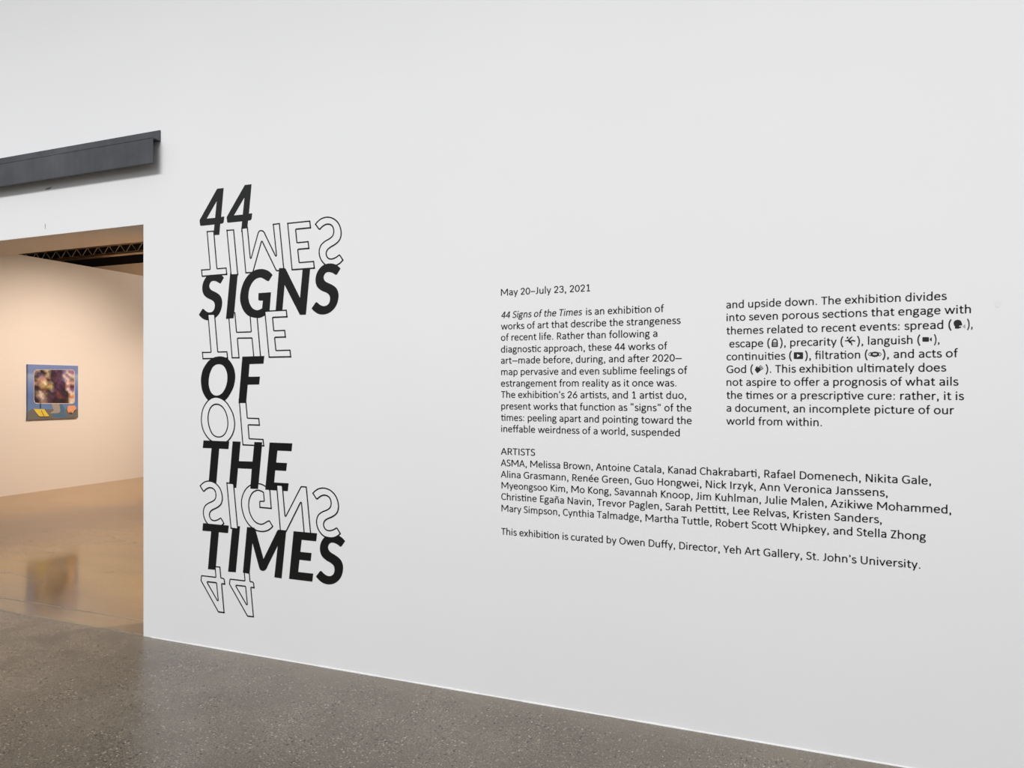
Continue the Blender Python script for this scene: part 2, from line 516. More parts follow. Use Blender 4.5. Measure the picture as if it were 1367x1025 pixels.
def painting():
    root = empty('painting', (PART_X, PY0, PZ0))
    tag(root, 'square painting of a desktop computer, yellow notebook and hand on the gallery partition', 'painting')
    D = 0.035
    cv = MB()
    cv.box((0.002, 0, 0), (D, PS, PH))
    cv.build('canvas', [sky_mat()], root)
    mats = [plain('desk_paint', (0.15, 0.16, 0.16), .6), plain('silver_paint', (0.62, 0.60, 0.58), .5), plain('yellow_paint', (0.72, 0.58, 0.08), .6),
            plain('skin_paint', (0.78, 0.37, 0.20), .6), plain('dark_line_paint', (0.015, 0.015, 0.02), .6), plain('stand_paint', (0.36, 0.33, 0.33), .5), plain('blue_shade_paint', (0.07, 0.17, 0.33), .6), plain('grey_mouse_paint', (.5, .5, .5), .5)]
    layer = [D]

    def px(x, y):   # zoomed view of the picture -> canvas coordinates
        s = (x - 172) / 686
        top = 163 + 24 * s
        bot = 930 - 37 * s
        return (s * PS, (bot - y) / (bot - top) * PH)

    def shape(name, pts, mi, step=0.0006):
        layer[0] += step
        q = [px(*p) for p in pts]
        m = MB()
        lv = [Vector((0, a, c)) for a, c in q]
        for t in tessellate_polygon([lv]):
            a, bb, cc = (q[i] for i in t)
            cr = (bb[0] - a[0]) * (cc[1] - a[1]) - (bb[1] - a[1]) * (cc[0] - a[0])
            tt = t if cr > 0 else t[::-1]
            m.poly([(layer[0], q[i][0], q[i][1]) for i in tt])
        return m.build(name, mats[mi], root)
    shape('painted_desk', [(172, 825), (215, 783), (858, 778), (858, 893), (166, 928)], 0)
    shape('painted_reflection', [(485, 848), (680, 838), (722, 886), (520, 892)], 6)
    shape('painted_blue_shadow', [(570, 700), (620, 700), (672, 780), (650, 830), (590, 830)], 6)

    def rr(x0, y0, x1, y1, r):
        out = []
        for cx_, cy_, a0 in ((x1 - r, y0 + r, -90), (x1 - r, y1 - r, 0), (x0 + r, y1 - r, 90), (x0 + r, y0 + r, 180)):
            for i in range(6):
                t = math.radians(a0 + i * 18)
                out.append((cx_ + r * math.cos(t), cy_ + r * math.sin(t)))
        return out
    shape('painted_monitor_stand', [(478, 700), (588, 700), (604, 795), (600, 815), (575, 832), (468, 838), (472, 826), (512, 800)], 5)
    shape('painted_monitor_frame', rr(246, 235, 809, 708, 46), 1)
    # the collage on the monitor: a grid with its own paint colours
    layer[0] += 0.0006
    me_v, me_f, cols = [], [], []
    for j in range(NROW + 1):
        for i in range(NCOL + 1):
            x_, y_ = 252 + (800 - 252) * i / (NCOL), 240 + (698 - 240) * j / (NROW)
            cxn = min(max(x_, 252 + 34), 800 - 34); cyn = min(max(y_, 240 + 34), 698 - 34)
            dx, dy = x_ - cxn, y_ - cyn
            r = math.hypot(dx, dy)
            if r > 34:
                x_, y_ = cxn + dx * 34 / r, cyn + dy * 34 / r
            a, c = px(x_, y_)
            me_v.append((layer[0], a, c))
            cols.append(pal[rows[min(j, NROW - 1)][min(i, NCOL - 1)]])
    W1 = NCOL + 1
    for j in range(NROW):
        for i in range(NCOL):
            me_f.append((j * W1 + i, (j + 1) * W1 + i, (j + 1) * W1 + i + 1, j * W1 + i + 1))
    me = bpy.data.meshes.new('painted_screen')
    me.from_pydata(me_v, [], me_f)
    ca = me.color_attributes.new('paint', 'FLOAT_COLOR', 'POINT')
    for i, c in enumerate(cols):
        ca.data[i].color = (*c, 1)
    me.materials.append(collage_mat())
    o = bpy.data.objects.new('painted_screen', me); C.objects.link(o); o.parent = root
    shape('painted_notebook_shadow', [(256, 795), (400, 790), (450, 884), (444, 890), (318, 890), (300, 870)], 4)
    shape('painted_notebook', [(243, 780), (384, 781), (447, 872), (440, 881), (322, 882), (305, 868)], 2)
    shape('painted_notebook_seam', [(338, 800), (346, 800), (384, 878), (376, 878)], 4)
    shape('painted_pen', [(327, 690), (338, 690), (338, 768), (327, 768)], 4)
    shape('painted_hand_shadow', [(712, 830), (760, 845), (800, 815), (830, 778), (818, 775), (770, 835), (735, 838)], 4)
    shape('painted_hand', [(698, 795), (702, 745), (722, 727), (770, 730), (800, 725), (824, 752), (826, 775), (800, 795), (778, 830), (762, 828), (768, 800), (748, 830), (738, 806), (722, 836), (712, 818)], 3)
    shape('painted_mouse', [(745, 795), (765, 768), (770, 782), (752, 812)], 7)
    return root


painting()

# ------------------------------------------------------------------ the big title: letters traced on the wall
# each outline: zoom origin and scale, then points; a third number marks a sharp corner
Z = 13.67


def P(ox, oy, s, pts):
    return [(ox + p[0] / s, oy + p[1] / s) + ((1,) if len(p) > 2 else ()) for p in pts]


GLYPH = {
    '4': [P(260, 240, Z, [(410, 162, 1), (528, 150, 1), (482, 676, 1), (540, 670, 1), (530, 760, 1), (520, 785), (500, 797, 1), (466, 801, 1), (449, 1001, 1), (344, 1008, 1), (361, 814, 1), (122, 838, 1), (104, 834), (97, 818, 1), (90, 736, 1)]),
          P(260, 240, Z, [(403, 385, 1), (373, 693, 1), (218, 708, 1)])],
    'S': [P(365, 345, Z, [(1226, 182, 1), (1168, 278, 1), (1150, 297), (1128, 292, 1), (1078, 262), (1010, 246), (955, 264), (924, 310), (918, 360), (940, 408), (985, 440), (1060, 474), (1130, 520), (1172, 580), (1190, 670), (1178, 770), (1145, 860), (1090, 935), (1010, 995), (910, 1022), (815, 1007), (745, 962), (698, 914, 1), (762, 815, 1), (782, 798), (800, 802, 1), (850, 844), (910, 868), (975, 855), (1018, 810), (1035, 735), (1018, 665), (965, 622), (880, 585), (810, 530), (776, 455), (770, 370), (790, 280), (835, 195), (905, 125), (990, 95), (1080, 93), (1160, 123)])],
    'I': [P(260, 695, Z, [(688, 92, 1), (828, 100, 1), (750, 940, 1), (610, 928, 1)])],
    'G': [[(363.9, 366.9, 1), (360.4, 372.6, 1), (358.9, 374.9), (357.0, 374.9, 1), (354.2, 373.4), (350.1, 371), (346.6, 370.5), (341.3, 372.5), (336.7, 377.4), (333.1, 385), (331.7, 393.0), (331.9, 399.0), (333.2, 404.7), (336.8, 411.0), (342.3, 413.9), (346.3, 413.4), (350, 411.6, 1), (351.1, 401.1, 1), (346.0, 401.1, 1), (345.0, 400.2, 1), (345.2, 391.2, 1), (361.8, 390, 1), (359.9, 414.8, 1), (357.2, 418.2), (352.3, 421.8), (346.5, 424.2), (340.5, 424.2), (332.5, 421.9), (326.0, 415.8), (322.0, 407), (320.6, 398.0), (322, 386.8), (326.1, 375.1), (332.6, 366.2), (340.7, 360.6), (348.9, 359.0), (356, 360.4), (360.6, 363.3)]],
    'N': [[(372.7, 357.9, 1), (379.6, 357.7, 1), (380.8, 358.2), (381.8, 359.6, 1), (400.6, 397.7, 1), (404.4, 355.9, 1), (414.4, 355.3, 1), (408.4, 419.8, 1), (401.6, 420.2, 1), (400.4, 419.8), (399.6, 418.6, 1), (380.0, 380.1, 1), (376.4, 421.5, 1), (367.4, 422.0, 1)]],
    'O': [P(260, 465, Z, [(465, 144), (545, 158), (615, 200), (680, 285), (722, 385), (740, 500), (732, 600), (706, 710), (660, 805), (600, 900), (530, 965), (455, 1002), (380, 1012), (300, 988), (232, 932), (172, 845), (132, 740), (115, 600), (124, 490), (152, 385), (202, 295), (268, 217), (360, 162)]),
          P(260, 465, Z, [(440, 286), (505, 303), (555, 356), (588, 440), (598, 530), (588, 630), (558, 725), (515, 800), (460, 846), (395, 861), (335, 840), (290, 785), (262, 700), (254, 610), (264, 510), (290, 420), (326, 345), (378, 300)])],
    'F': [P(260, 465, Z, [(870, 150, 1), (1270, 137, 1), (1255, 277, 1), (1000, 286, 1), (983, 517, 1), (1190, 514, 1), (1176, 657, 1), (967, 661, 1), (938, 996, 1), (800, 999, 1)])],
    'T': [P(260, 695, Z, [(155, 42, 1), (622, 87, 1), (608, 224, 1), (440, 207, 1), (382, 893, 1), (244, 880, 1), (302, 192, 1), (142, 178, 1)])],
    'H': [P(260, 580, 10.126, [(513, 92, 1), (620, 95, 1), (597, 359, 1), (782, 364, 1), (807, 100, 1), (913, 103, 1), (857, 736, 1), (752, 732, 1), (771, 464, 1), (585, 455, 1), (562, 719, 1), (462, 714, 1)])],
    'E': [P(365, 705, Z, [(370, 53, 1), (797, 92, 1), (781, 237, 1), (516, 210, 1), (493, 430, 1), (697, 452, 1), (681, 597, 1), (476, 573, 1), (454, 797, 1), (727, 828, 1), (711, 973, 1), (287, 922, 1)])],
    'M': [[(329.9, 703.4, 1), (337.6, 703.9, 1), (339.4, 704.3), (340.8, 706.0, 1), (351.9, 746.0, 1), (370.2, 708.4, 1), (371.3, 707.2), (372.4, 706.9, 1), (382.2, 707.8, 1), (376, 771.8, 1), (366.4, 770.3, 1), (370.9, 728, 1), (357.2, 755.8, 1), (355.9, 758.8), (353.9, 761.0), (350.7, 761.9), (348.1, 760.8), (346.4, 758.2, 1), (337.1, 724.4, 1), (333.2, 765.8, 1), (324.4, 764.3, 1)]],
}


def smooth_loop(pts):
    """Catmull-Rom between marked corners"""
    n = len(pts)
    out = []
    for i in range(n):
        p0, p1, p2, p3 = pts[i - 1], pts[i], pts[(i + 1) % n], pts[(i + 2) % n]
        out.append((p1[0], p1[1]))
        c1, c2 = len(p1) > 2, len(p2) > 2
        if c1 and c2:
            continue
        a = p1 if c1 else p0
        d = p2 if c2 else p3
        for k in range(1, 4):
            t = k / 4
            q = [0.5 * (2 * p1[j] + (p2[j] - a[j]) * t + (2 * a[j] - 5 * p1[j] + 4 * p2[j] - d[j]) * t * t + (3 * p1[j] - a[j] - 3 * p2[j] + d[j]) * t ** 3) for j in (0, 1)]
            out.append(tuple(q))
    return out


GUV = {g: [[wall_uv(*p) for p in smooth_loop(lp)] for lp in loops] for g, loops in GLYPH.items()}


def outline_quads(loop, w, hole):
    """a line of width w drawn just inside a letter's edge, segment by segment, with the outer corners filled"""
    n = len(loop)
    A = sum(loop[i][0] * loop[(i + 1) % n][1] - loop[(i + 1) % n][0] * loop[i][1] for i in range(n))
    if (A < 0) != hole:
        loop = loop[::-1]                      # now the letter's body lies on the left hand
    out, norm = [], []
    for i in range(n):
        (x1, y1), (x2, y2) = loop[i], loop[(i + 1) % n]
        l = math.hypot(x2 - x1, y2 - y1) or 1
        norm.append((-(y2 - y1) / l * w, (x2 - x1) / l * w))
        nx, ny = norm[-1]
        out.append([(x1, y1), (x2, y2), (x2 + nx, y2 + ny), (x1 + nx, y1 + ny)])
    for i in range(n):
        a, b_ = norm[i - 1], norm[i]
        if a[0] * b_[1] - a[1] * b_[0] < -1e-9:     # a right turn: the body side opens up, fill the wedge
            x, y = loop[i]
            mx, my = a[0] + b_[0], a[1] + b_[1]
            l = math.hypot(mx, my) or 1
            out.append([(x, y), (x + b_[0], y + b_[1]), (x + mx / l * w, y + my / l * w), (x + a[0], y + a[1])])
    return out


LINE_W = 0.0076
LVL = 0.0002


def place(g, anchor, target, flip):
    ua, va = wall_uv(*anchor)
    ut, vt = wall_uv(*target)
    s = -1 if flip else 1
    return [[(u - ua + ut, s * (v - va) + vt) for u, v in lp] for lp in GUV[g]]


A4 = (260 + 410 / Z, 240 + 162 / Z)
AS = (365 + 698 / Z, 345 + 914 / Z)
AI = (260 + 610 / Z, 695 + 928 / Z)
AG = (363.9, 366.9)
AN = (400.6, 397.7)
AO = (260 + 115 / Z, 465 + 600 / Z)
AF = (260 + 870 / Z, 465 + 150 / Z)
AT = (260 + 155 / Z, 695 + 42 / Z)
AH = (260 + 513 / 10.126, 580 + 92 / 10.126)
AE = (365 + 370 / Z, 705 + 53 / Z)
AEB = (365 + 287 / Z, 705 + 922 / Z)
AM = (324.4, 764.3)
# word, flipped?, [(letter, anchor on the letter, where it sits in the photo, layer)]
TITLE = [
    ('44', 0, 'solid black numeral 44 at the top of the slanted title, above the first outlined word', [('4', A4, A4, 2), ('4', A4, (260 + 915 / Z, 240 + 93 / Z), 0)]),
    ('TIMES', 1, 'outlined upside-down word TIMES between solid black 44 and SIGNS', [('T', AT, (269.5, 369.6), 3), ('I', AI, (302.4, 306.7), 3), ('M', AM, (322.2, 304.1), 1), ('E', AEB, (383.4, 297.4), 3), ('S', AS, (420.2, 299.3), 1)]),
    ('SIGNS', 0, 'solid black slanted word SIGNS below the outlined upside-down TIMES', [('S', AS, (265.6, 420.1), 2), ('I', AI, (301.8, 425.6), 2), ('G', AG, AG, 2), ('N', AN, AN, 2), ('S', AS, AS, 2)]),
    ('THE', 1, 'outlined upside-down word THE between solid black SIGNS and OF', [('T', AT, (270.6, 479.6), 3), ('H', AH, (309.4, 478.4), 1), ('E', AE, (358.8, 477.6), 3)]),
    ('OF', 0, 'solid black slanted word OF in the middle of the title column', [('O', AO, AO, 2 + 1.5), ('F', AF, AF, 2)]),
    ('OF', 1, 'outlined upside-down word OF between solid black OF and THE', [('O', AO, (268.4, 559.0), 4), ('F', AF, (323.8, 594.5), 1)]),
    ('THE', 0, 'solid black slanted word THE above the outlined upside-down SIGNS', [('T', AT, (260 + 120 / 10.126, 580 + 78 / 10.126), 4.5), ('H', AH, AH, 2), ('E', AE, (260 + 1013 / 10.126, 580 + 107 / 10.126), 2)]),
    ('SIGNS', 1, 'outlined upside-down word SIGNS between solid black THE and TIMES', [('S', AS, (266.6, 648.3), 5), ('I', AI, (302.3, 643.6), 3), ('G', AG, (365.1, 702.6), 1), ('N', AN, (401.9, 671.1), 3), ('S', AS, (416.8, 658.1), 3)]),
    ('TIMES', 0, 'solid black slanted word TIMES at the bottom of the title column', [('T', AT, AT, 5.5), ('I', AI, AI, 2), ('M', AM, AM, 3.5), ('E', AE, AE, 3.5), ('S', AS, (365 + 778 / Z, 705 + 880 / Z), 2)]),
    ('44', 1, 'outlined upside-down numeral 44 hanging below solid black TIMES, lowest in the title', [('4', A4, (291.5, 817.3), 6), ('4', A4, (330.2, 823.0), 1)]),
]
for word, flip, label, letters in TITLE:
    shapes = [(g, place(g, a, t, flip), lv) for g, a, t, lv in letters]
    u0 = min(u for _, s, _ in shapes for lp in s for u, v in lp)
    v0 = min(v for _, s, _ in shapes for lp in s for u, v in lp)
    root = tag(empty('title_word', (u0, 0, v0)), label, 'lettering', 'outlined title words' if flip else 'solid title words')
    for g, s, lv in shapes:
        s = [[(u - u0, v - v0) for u, v in lp] for lp in s]
        y = -0.0006 - lv * LVL
        m = MB()
        if not flip:
            m.sheet(s, y, 0, -0.0001)
            m.build('letter', M_VINYL, root)
        else:
            m.sheet(s, y + 0.00006, 1)
            for k, lp in enumerate(s):
                for q in outline_quads(lp, LINE_W, k > 0):
                    m.poly([(u, y, v) for u, v in q])
            m.build('outlined_letter', [M_VINYL, M_FILL], root)

# ------------------------------------------------------------------ the small text: a humanist sans drawn from pen strokes
ADV = dict(zip("abcdefghijklmnopqrstuvwxyz", [981, 1076, 866, 1076, 1019, 625, 964, 1076, 470, 490, 931, 470, 1636, 1076, 1080, 1076, 1076, 714, 801, 686, 1076, 925, 1464, 887, 927, 809]))
ADV.update(zip("ABCDEFGHIJKLMNOPQRSTUVWXYZ", [1185, 1114, 1092, 1260, 1000, 941, 1292, 1276, 516, 653, 1064, 861, 1751, 1322, 1356, 1058, 1378, 1112, 941, 998, 1314, 1162, 1822, 1063, 998, 959]))
ADV.update({c: 1038 for c in '0123456789'})
ADV.update({' ': 463, '.': 517, ',': 511, ':': 548, '–': 1020, '—': 1240, '(': 621, ')': 621, '’': 452, '“': 821, '”': 837, 'é': 1019, 'ñ': 1076, '#': 1400})
# M/L/C = pen path, D = straight stroke cut level at both ends, O = ellipse, o = round dot
STROKES = {
    'a': "M 165 815 C 250 870 350 895 460 895 C 670 895 772 800 772 610 L 772 0 M 772 530 C 540 530 185 520 185 262 C 185 130 290 58 415 58 C 560 58 690 130 772 240",
    'b': "M 232 0 L 232 1400 M 232 745 C 310 845 410 892 540 892 C 770 892 905 740 905 475 C 905 210 770 58 540 58 C 410 58 310 105 232 205",
    'c': "M 795 775 C 725 850 640 892 515 892 C 295 892 160 725 160 475 C 160 220 300 58 510 58 C 640 58 735 105 800 185",
    'd': "M 844 0 L 844 1400 M 844 745 C 766 845 666 892 536 892 C 306 892 171 740 171 475 C 171 210 306 58 536 58 C 666 58 766 105 844 205",
    'e': "M 165 500 L 850 500 M 852 470 C 856 745 725 892 520 892 C 300 892 160 730 160 475 C 160 210 310 58 540 58 C 680 58 790 105 870 180",
    'f': "M 625 1335 C 600 1342 560 1346 525 1346 C 375 1346 300 1270 300 1110 L 300 0 M 60 880 L 575 880",
    'g': "O 445 615 270 280 M 600 855 C 650 880 760 888 900 880 M 270 390 C 190 330 165 290 165 235 C 165 130 270 115 470 100 C 710 80 825 20 825 -110 C 825 -250 680 -335 455 -335 C 225 -335 110 -255 110 -140 C 110 -45 180 30 300 85",
    'h': "M 232 0 L 232 1400 M 232 710 C 320 830 430 892 570 892 C 755 892 848 780 848 590 L 848 0",
    'i': "M 235 0 L 235 935 o 235 1235 112",
    'j': "M 255 935 L 255 -140 C 255 -270 190 -335 80 -335 L 20 -328 o 255 1235 112",
    'k': "M 232 0 L 232 1400 D 790 935 300 500 D 330 560 850 0",
    'l': "M 235 0 L 235 1400",
    'm': "M 232 0 L 232 935 M 232 730 C 310 840 410 892 530 892 C 725 892 818 790 818 600 L 818 0 M 818 710 C 890 835 990 892 1112 892 C 1305 892 1404 790 1404 600 L 1404 0",
    'n': "M 232 0 L 232 935 M 232 710 C 320 830 430 892 570 892 C 755 892 848 780 848 590 L 848 0",
    'o': "O 540 475 385 417",
    'p': "M 232 -380 L 232 935 M 232 745 C 310 845 410 892 540 892 C 770 892 905 740 905 475 C 905 210 770 58 540 58 C 410 58 310 105 232 205",
    'q': "M 844 -380 L 844 935 M 844 745 C 766 845 666 892 536 892 C 306 892 171 740 171 475 C 171 210 306 58 536 58 C 666 58 766 105 844 205",
    'r': "M 232 0 L 232 935 M 232 620 C 300 800 400 880 540 882 C 600 882 645 872 690 855",
    's': "M 680 800 C 610 860 520 893 420 893 C 280 893 190 820 190 710 C 190 580 290 535 420 490 C 580 435 690 385 690 250 C 690 125 570 56 410 56 C 290 56 190 100 112 172",
    't': "M 300 1190 L 300 270 C 300 125 370 62 470 62 C 540 62 595 90 645 130 M 60 885 L 630 885",
    'u': "M 226 935 L 226 340 C 226 150 325 58 495 58 C 620 58 745 125 844 250 M 844 935 L 844 0",
    'v': "D 105 935 462 0 D 820 935 462 0",
    'w': "D 100 935 420 0 D 735 935 420 0 D 730 935 1050 0 D 1365 935 1050 0",
    'x': "D 105 935 790 0 D 780 935 95 0",
    'y': "D 105 935 480 20 D 825 935 325 -380",
    'z': "M 95 867 L 715 867 D 620 880 190 60 M 90 68 L 720 68",
    'A': "D 592 1294 90 0 D 592 1294 1095 0 M 260 435 L 925 435",
    'B': "M 252 0 L 252 1294 M 252 1226 L 560 1226 C 780 1226 890 1130 890 970 C 890 800 780 690 580 690 L 252 690 M 580 690 C 830 690 955 570 955 385 C 955 180 810 68 580 68 L 252 68",
    'C': "M 1010 1065 C 920 1175 800 1236 640 1236 C 340 1236 160 1000 160 647 C 160 285 360 58 640 58 C 810 58 935 120 1025 235",
    'D': "M 252 0 L 252 1294 M 252 1226 L 550 1226 C 900 1226 1105 1000 1105 647 C 1105 290 900 68 550 68 L 252 68",
    'E': "M 252 0 L 252 1294 M 252 1226 L 900 1226 M 252 660 L 810 660 M 252 68 L 900 68",
    'F': "M 252 0 L 252 1294 M 252 1226 L 900 1226 M 252 620 L 810 620",
    'G': "M 1110 1080 C 1010 1180 870 1236 700 1236 C 365 1236 160 1000 160 647 C 160 280 370 58 720 58 C 870 58 1000 100 1095 165 L 1095 620 M 770 590 L 1170 590",
    'H': "M 252 0 L 252 1294 M 1024 0 L 1024 1294 M 252 660 L 1024 660",
    'I': "M 258 0 L 258 1294",
    'J': "M 420 1294 L 420 430 C 420 170 330 60 190 60 C 140 60 100 66 50 88",
    'K': "M 252 0 L 252 1294 D 935 1294 330 650 D 340 740 985 0",
    'L': "M 252 0 L 252 1294 M 252 68 L 815 68",
    'M': "M 240 0 L 240 1294 M 1511 0 L 1511 1294 D 275 1294 875 320 D 1476 1294 875 320",
    'N': "M 245 0 L 245 1294 M 1077 0 L 1077 1294 D 275 1294 1047 0",
    'O': "O 678 647 518 589",
    'P': "M 252 0 L 252 1294 M 252 1226 L 540 1226 C 800 1226 920 1090 920 885 C 920 670 790 540 540 540 L 252 540",
    'Q': "O 678 647 518 589 D 800 250 1240 -200",
    'R': "M 252 0 L 252 1294 M 252 1226 L 540 1226 C 780 1226 895 1100 895 915 C 895 720 770 595 540 595 L 252 595 D 570 600 985 0",
    'S': "M 805 1115 C 720 1195 610 1238 490 1238 C 300 1238 185 1125 185 970 C 185 800 310 740 490 675 C 690 605 795 520 795 350 C 795 170 640 56 450 56 C 310 56 190 110 100 210",
    'T': "M 499 0 L 499 1294 M 30 1226 L 968 1226",
    'U': "M 240 1294 L 240 500 C 240 215 390 58 657 58 C 930 58 1074 215 1074 500 L 1074 1294",
    'V': "D 85 1294 581 0 D 1077 1294 581 0",
    'W': "D 90 1294 470 0 D 911 1294 470 0 D 911 1294 1352 0 D 1732 1294 1352 0",
    'X': "D 100 1294 960 0 D 950 1294 100 0",
    'Y': "D 85 1294 499 530 D 913 1294 499 530 M 499 600 L 499 0",
    'Z': "M 80 1226 L 890 1226 D 790 1250 170 50 M 80 68 L 890 68",
    '0': "O 519 647 370 589",
    '1': "M 240 1040 L 545 1270 M 560 0 L 560 1294 M 255 66 L 870 66",
    '2': "M 175 950 C 205 1135 330 1238 515 1238 C 710 1238 830 1120 830 945 C 830 720 570 500 190 90 M 140 68 L 895 68",
    '3': "M 185 1010 C 220 1150 340 1238 510 1238 C 700 1238 810 1130 810 980 C 810 800 690 700 440 690 C 720 690 865 570 865 380 C 865 180 710 56 500 56 C 320 56 205 145 155 310",
    '4': "D 700 1294 120 390 M 85 375 L 980 375 M 722 0 L 722 1240",
    '6': "D 735 1294 270 640 O 525 405 365 347",
    '.': "o 258 95 112", ',': "o 250 95 110 M 300 60 C 290 -60 250 -150 170 -220", ':': "o 274 95 112 o 274 800 112",
    '–': "M 90 500 L 930 500", '—': "M 60 500 L 1180 500",
    '(': "M 490 1450 C 120 1000 120 170 490 -290", ')': "M 130 1450 C 500 1000 500 170 130 -290",
    '’': "o 225 1270 100 M 270 1230 C 265 1120 230 1040 160 980",
    '“': "o 250 1090 100 M 205 1130 C 210 1240 245 1320 315 1380 o 570 1090 100 M 525 1130 C 530 1240 565 1320 635 1380",
    '”': "o 265 1270 100 M 310 1230 C 305 1120 270 1040 200 980 o 585 1270 100 M 630 1230 C 625 1120 590 1040 520 980",
    '#': "",
}
STROKES['é'] = STROKES['e'] + " D 700 1370 450 1060"
STROKES['ñ'] = STROKES['n'] + " M 290 1130 C 350 1290 470 1260 540 1210 C 620 1155 730 1130 790 1290"
HV, HH = 104.0, 82.0          # half pen widths: upright and level strokes


def parse(spec):
    out, tk, i, cur = [], spec.split(), 0, None
    while i < len(tk):
        c = tk[i]
        if c == 'M':
            cur = [(float(tk[i + 1]), float(tk[i + 2]))]
            out.append(('path', cur)); i += 3
        elif c == 'L':
            cur.append((float(tk[i + 1]), float(tk[i + 2]))); i += 3
        elif c == 'C':
            x0, y0 = cur[-1]
            x1, y1, x2, y2, x3, y3 = map(float, tk[i + 1:i + 7])
            for k in range(1, 8):
                t = k / 7; s = 1 - t
                cur.append((s ** 3 * x0 + 3 * s * s * t * x1 + 3 * s * t * t * x2 + t ** 3 * x3, s ** 3 * y0 + 3 * s * s * t * y1 + 3 * s * t * t * y2 + t ** 3 * y3))
            i += 7
        elif c == 'D':
            out.append(('diag', tuple(map(float, tk[i + 1:i + 5])))); i += 5
        elif c == 'O':
            cx, cy, rx, ry = map(float, tk[i + 1:i + 5])
            out.append(('loop', [(cx + rx * math.cos(math.tau * k / 22), cy + ry * math.sin(math.tau * k / 22)) for k in range(22)])); i += 5
        elif c == 'o':
            cx, cy, r = map(float, tk[i + 1:i + 4])
            out.append(('dot', [(cx + r * math.cos(math.tau * k / 12), cy + r * math.sin(math.tau * k / 12)) for k in range(12)])); i += 4
    return out


def strip(pts, closed, hv=HV, hh=HH):
    """quads along a pen path"""
    n = len(pts)
    L_, R_ = [], []
    for i in range(n):
        if closed:
            a, b_ = pts[i - 1], pts[(i + 1) % n]
        else:
            a, b_ = pts[max(i - 1, 0)], pts[min(i + 1, n - 1)]
        dx, dy = b_[0] - a[0], b_[1] - a[1]
        l = math.hypot(dx, dy) or 1
        dx, dy = dx / l, dy / l
        h = math.hypot(hv * dy, hh * dx)
        L_.append((pts[i][0] - dy * h, pts[i][1] + dx * h))
        R_.append((pts[i][0] + dy * h, pts[i][1] - dx * h))
    return [[R_[i], R_[(i + 1) % n], L_[(i + 1) % n], L_[i]] for i in range(n if closed else n - 1)]


def glyph_quads(ch):
    q = []
    for kind, g in parse(STROKES[ch]):
        if kind == 'path':
            q += strip(g, False)
        elif kind == 'loop':
            q += strip(g, True)
        elif kind == 'dot':
            q.append(g)
        else:
            x0, y0, x1, y1 = g
            l = math.hypot(x1 - x0, y1 - y0)
            w = 96 * l / abs(y1 - y0)
            w = min(w, 175)
            lo, hi = ((x0, y0), (x1, y1)) if y0 < y1 else ((x1, y1), (x0, y0))
            q.append([(lo[0] - w, lo[1]), (lo[0] + w, lo[1]), (hi[0] + w, hi[1]), (hi[0] - w, hi[1])])
    return q


QUADS = {c: glyph_quads(c) for c in STROKES}
INK_L = {c: min((p[0] for f in q for p in f), default=0) for c, q in QUADS.items()}
INK_R = {c: max((p[0] for f in q for p in f), default=ADV[c]) for c, q in QUADS.items()}
TY = -0.0008


def set_words(text, ustart, uend, vbase, height, italic=False):
    """[(word, mesh builder in wall coordinates)] so that the ink runs from ustart to uend"""
    pen, pos = 0.0, []
    for ch in text:
        pos.append(pen)
        pen += ADV[ch]
    lo, hi = INK_L[text[0]], pos[-1] + INK_R[text[-1]]
    if italic:
        hi += 120
    su = (uend - ustart) / (hi - lo)
    sv = height / 2048
    words, cur, holes = [], None, []
    for i, ch in enumerate(text):
        if ch in ' #':
            cur = None
            if ch == '#':
                holes.append(ustart + (pos[i] - lo) * su)
            continue
        if cur is None:
            cur = MB()
            words.append(cur)
        nx = text[i + 1] if i + 1 < len(text) else ''
        qs = list(QUADS[ch])
        if (ch == 't' and nx in 'ti' or ch == 'f' and nx in 'fti') and nx:
            qs.append([(300, 885 - HH), (ADV[ch] + 300, 885 - HH), (ADV[ch] + 300, 885 + HH), (300, 885 + HH)] if nx != 'i' else
                      [(300, 885 - HH), (ADV[ch] + 235, 885 - HH), (ADV[ch] + 235, 885 + HH), (300, 885 + HH)])
        for f in qs:
            pts = []
            for x_, y_ in f:
                if italic:
                    x_ = x_ + 0.17 * y_
                pts.append((ustart + (pos[i] + x_ - lo) * su, TY, vbase + y_ * sv))
            a, b_, c_ = pts[:3]
            cr = (b_[0] - a[0]) * (c_[2] - a[2]) - (b_[2] - a[2]) * (c_[0] - a[0])
            cur.poly(pts if cr > 0 else pts[::-1])
    return words


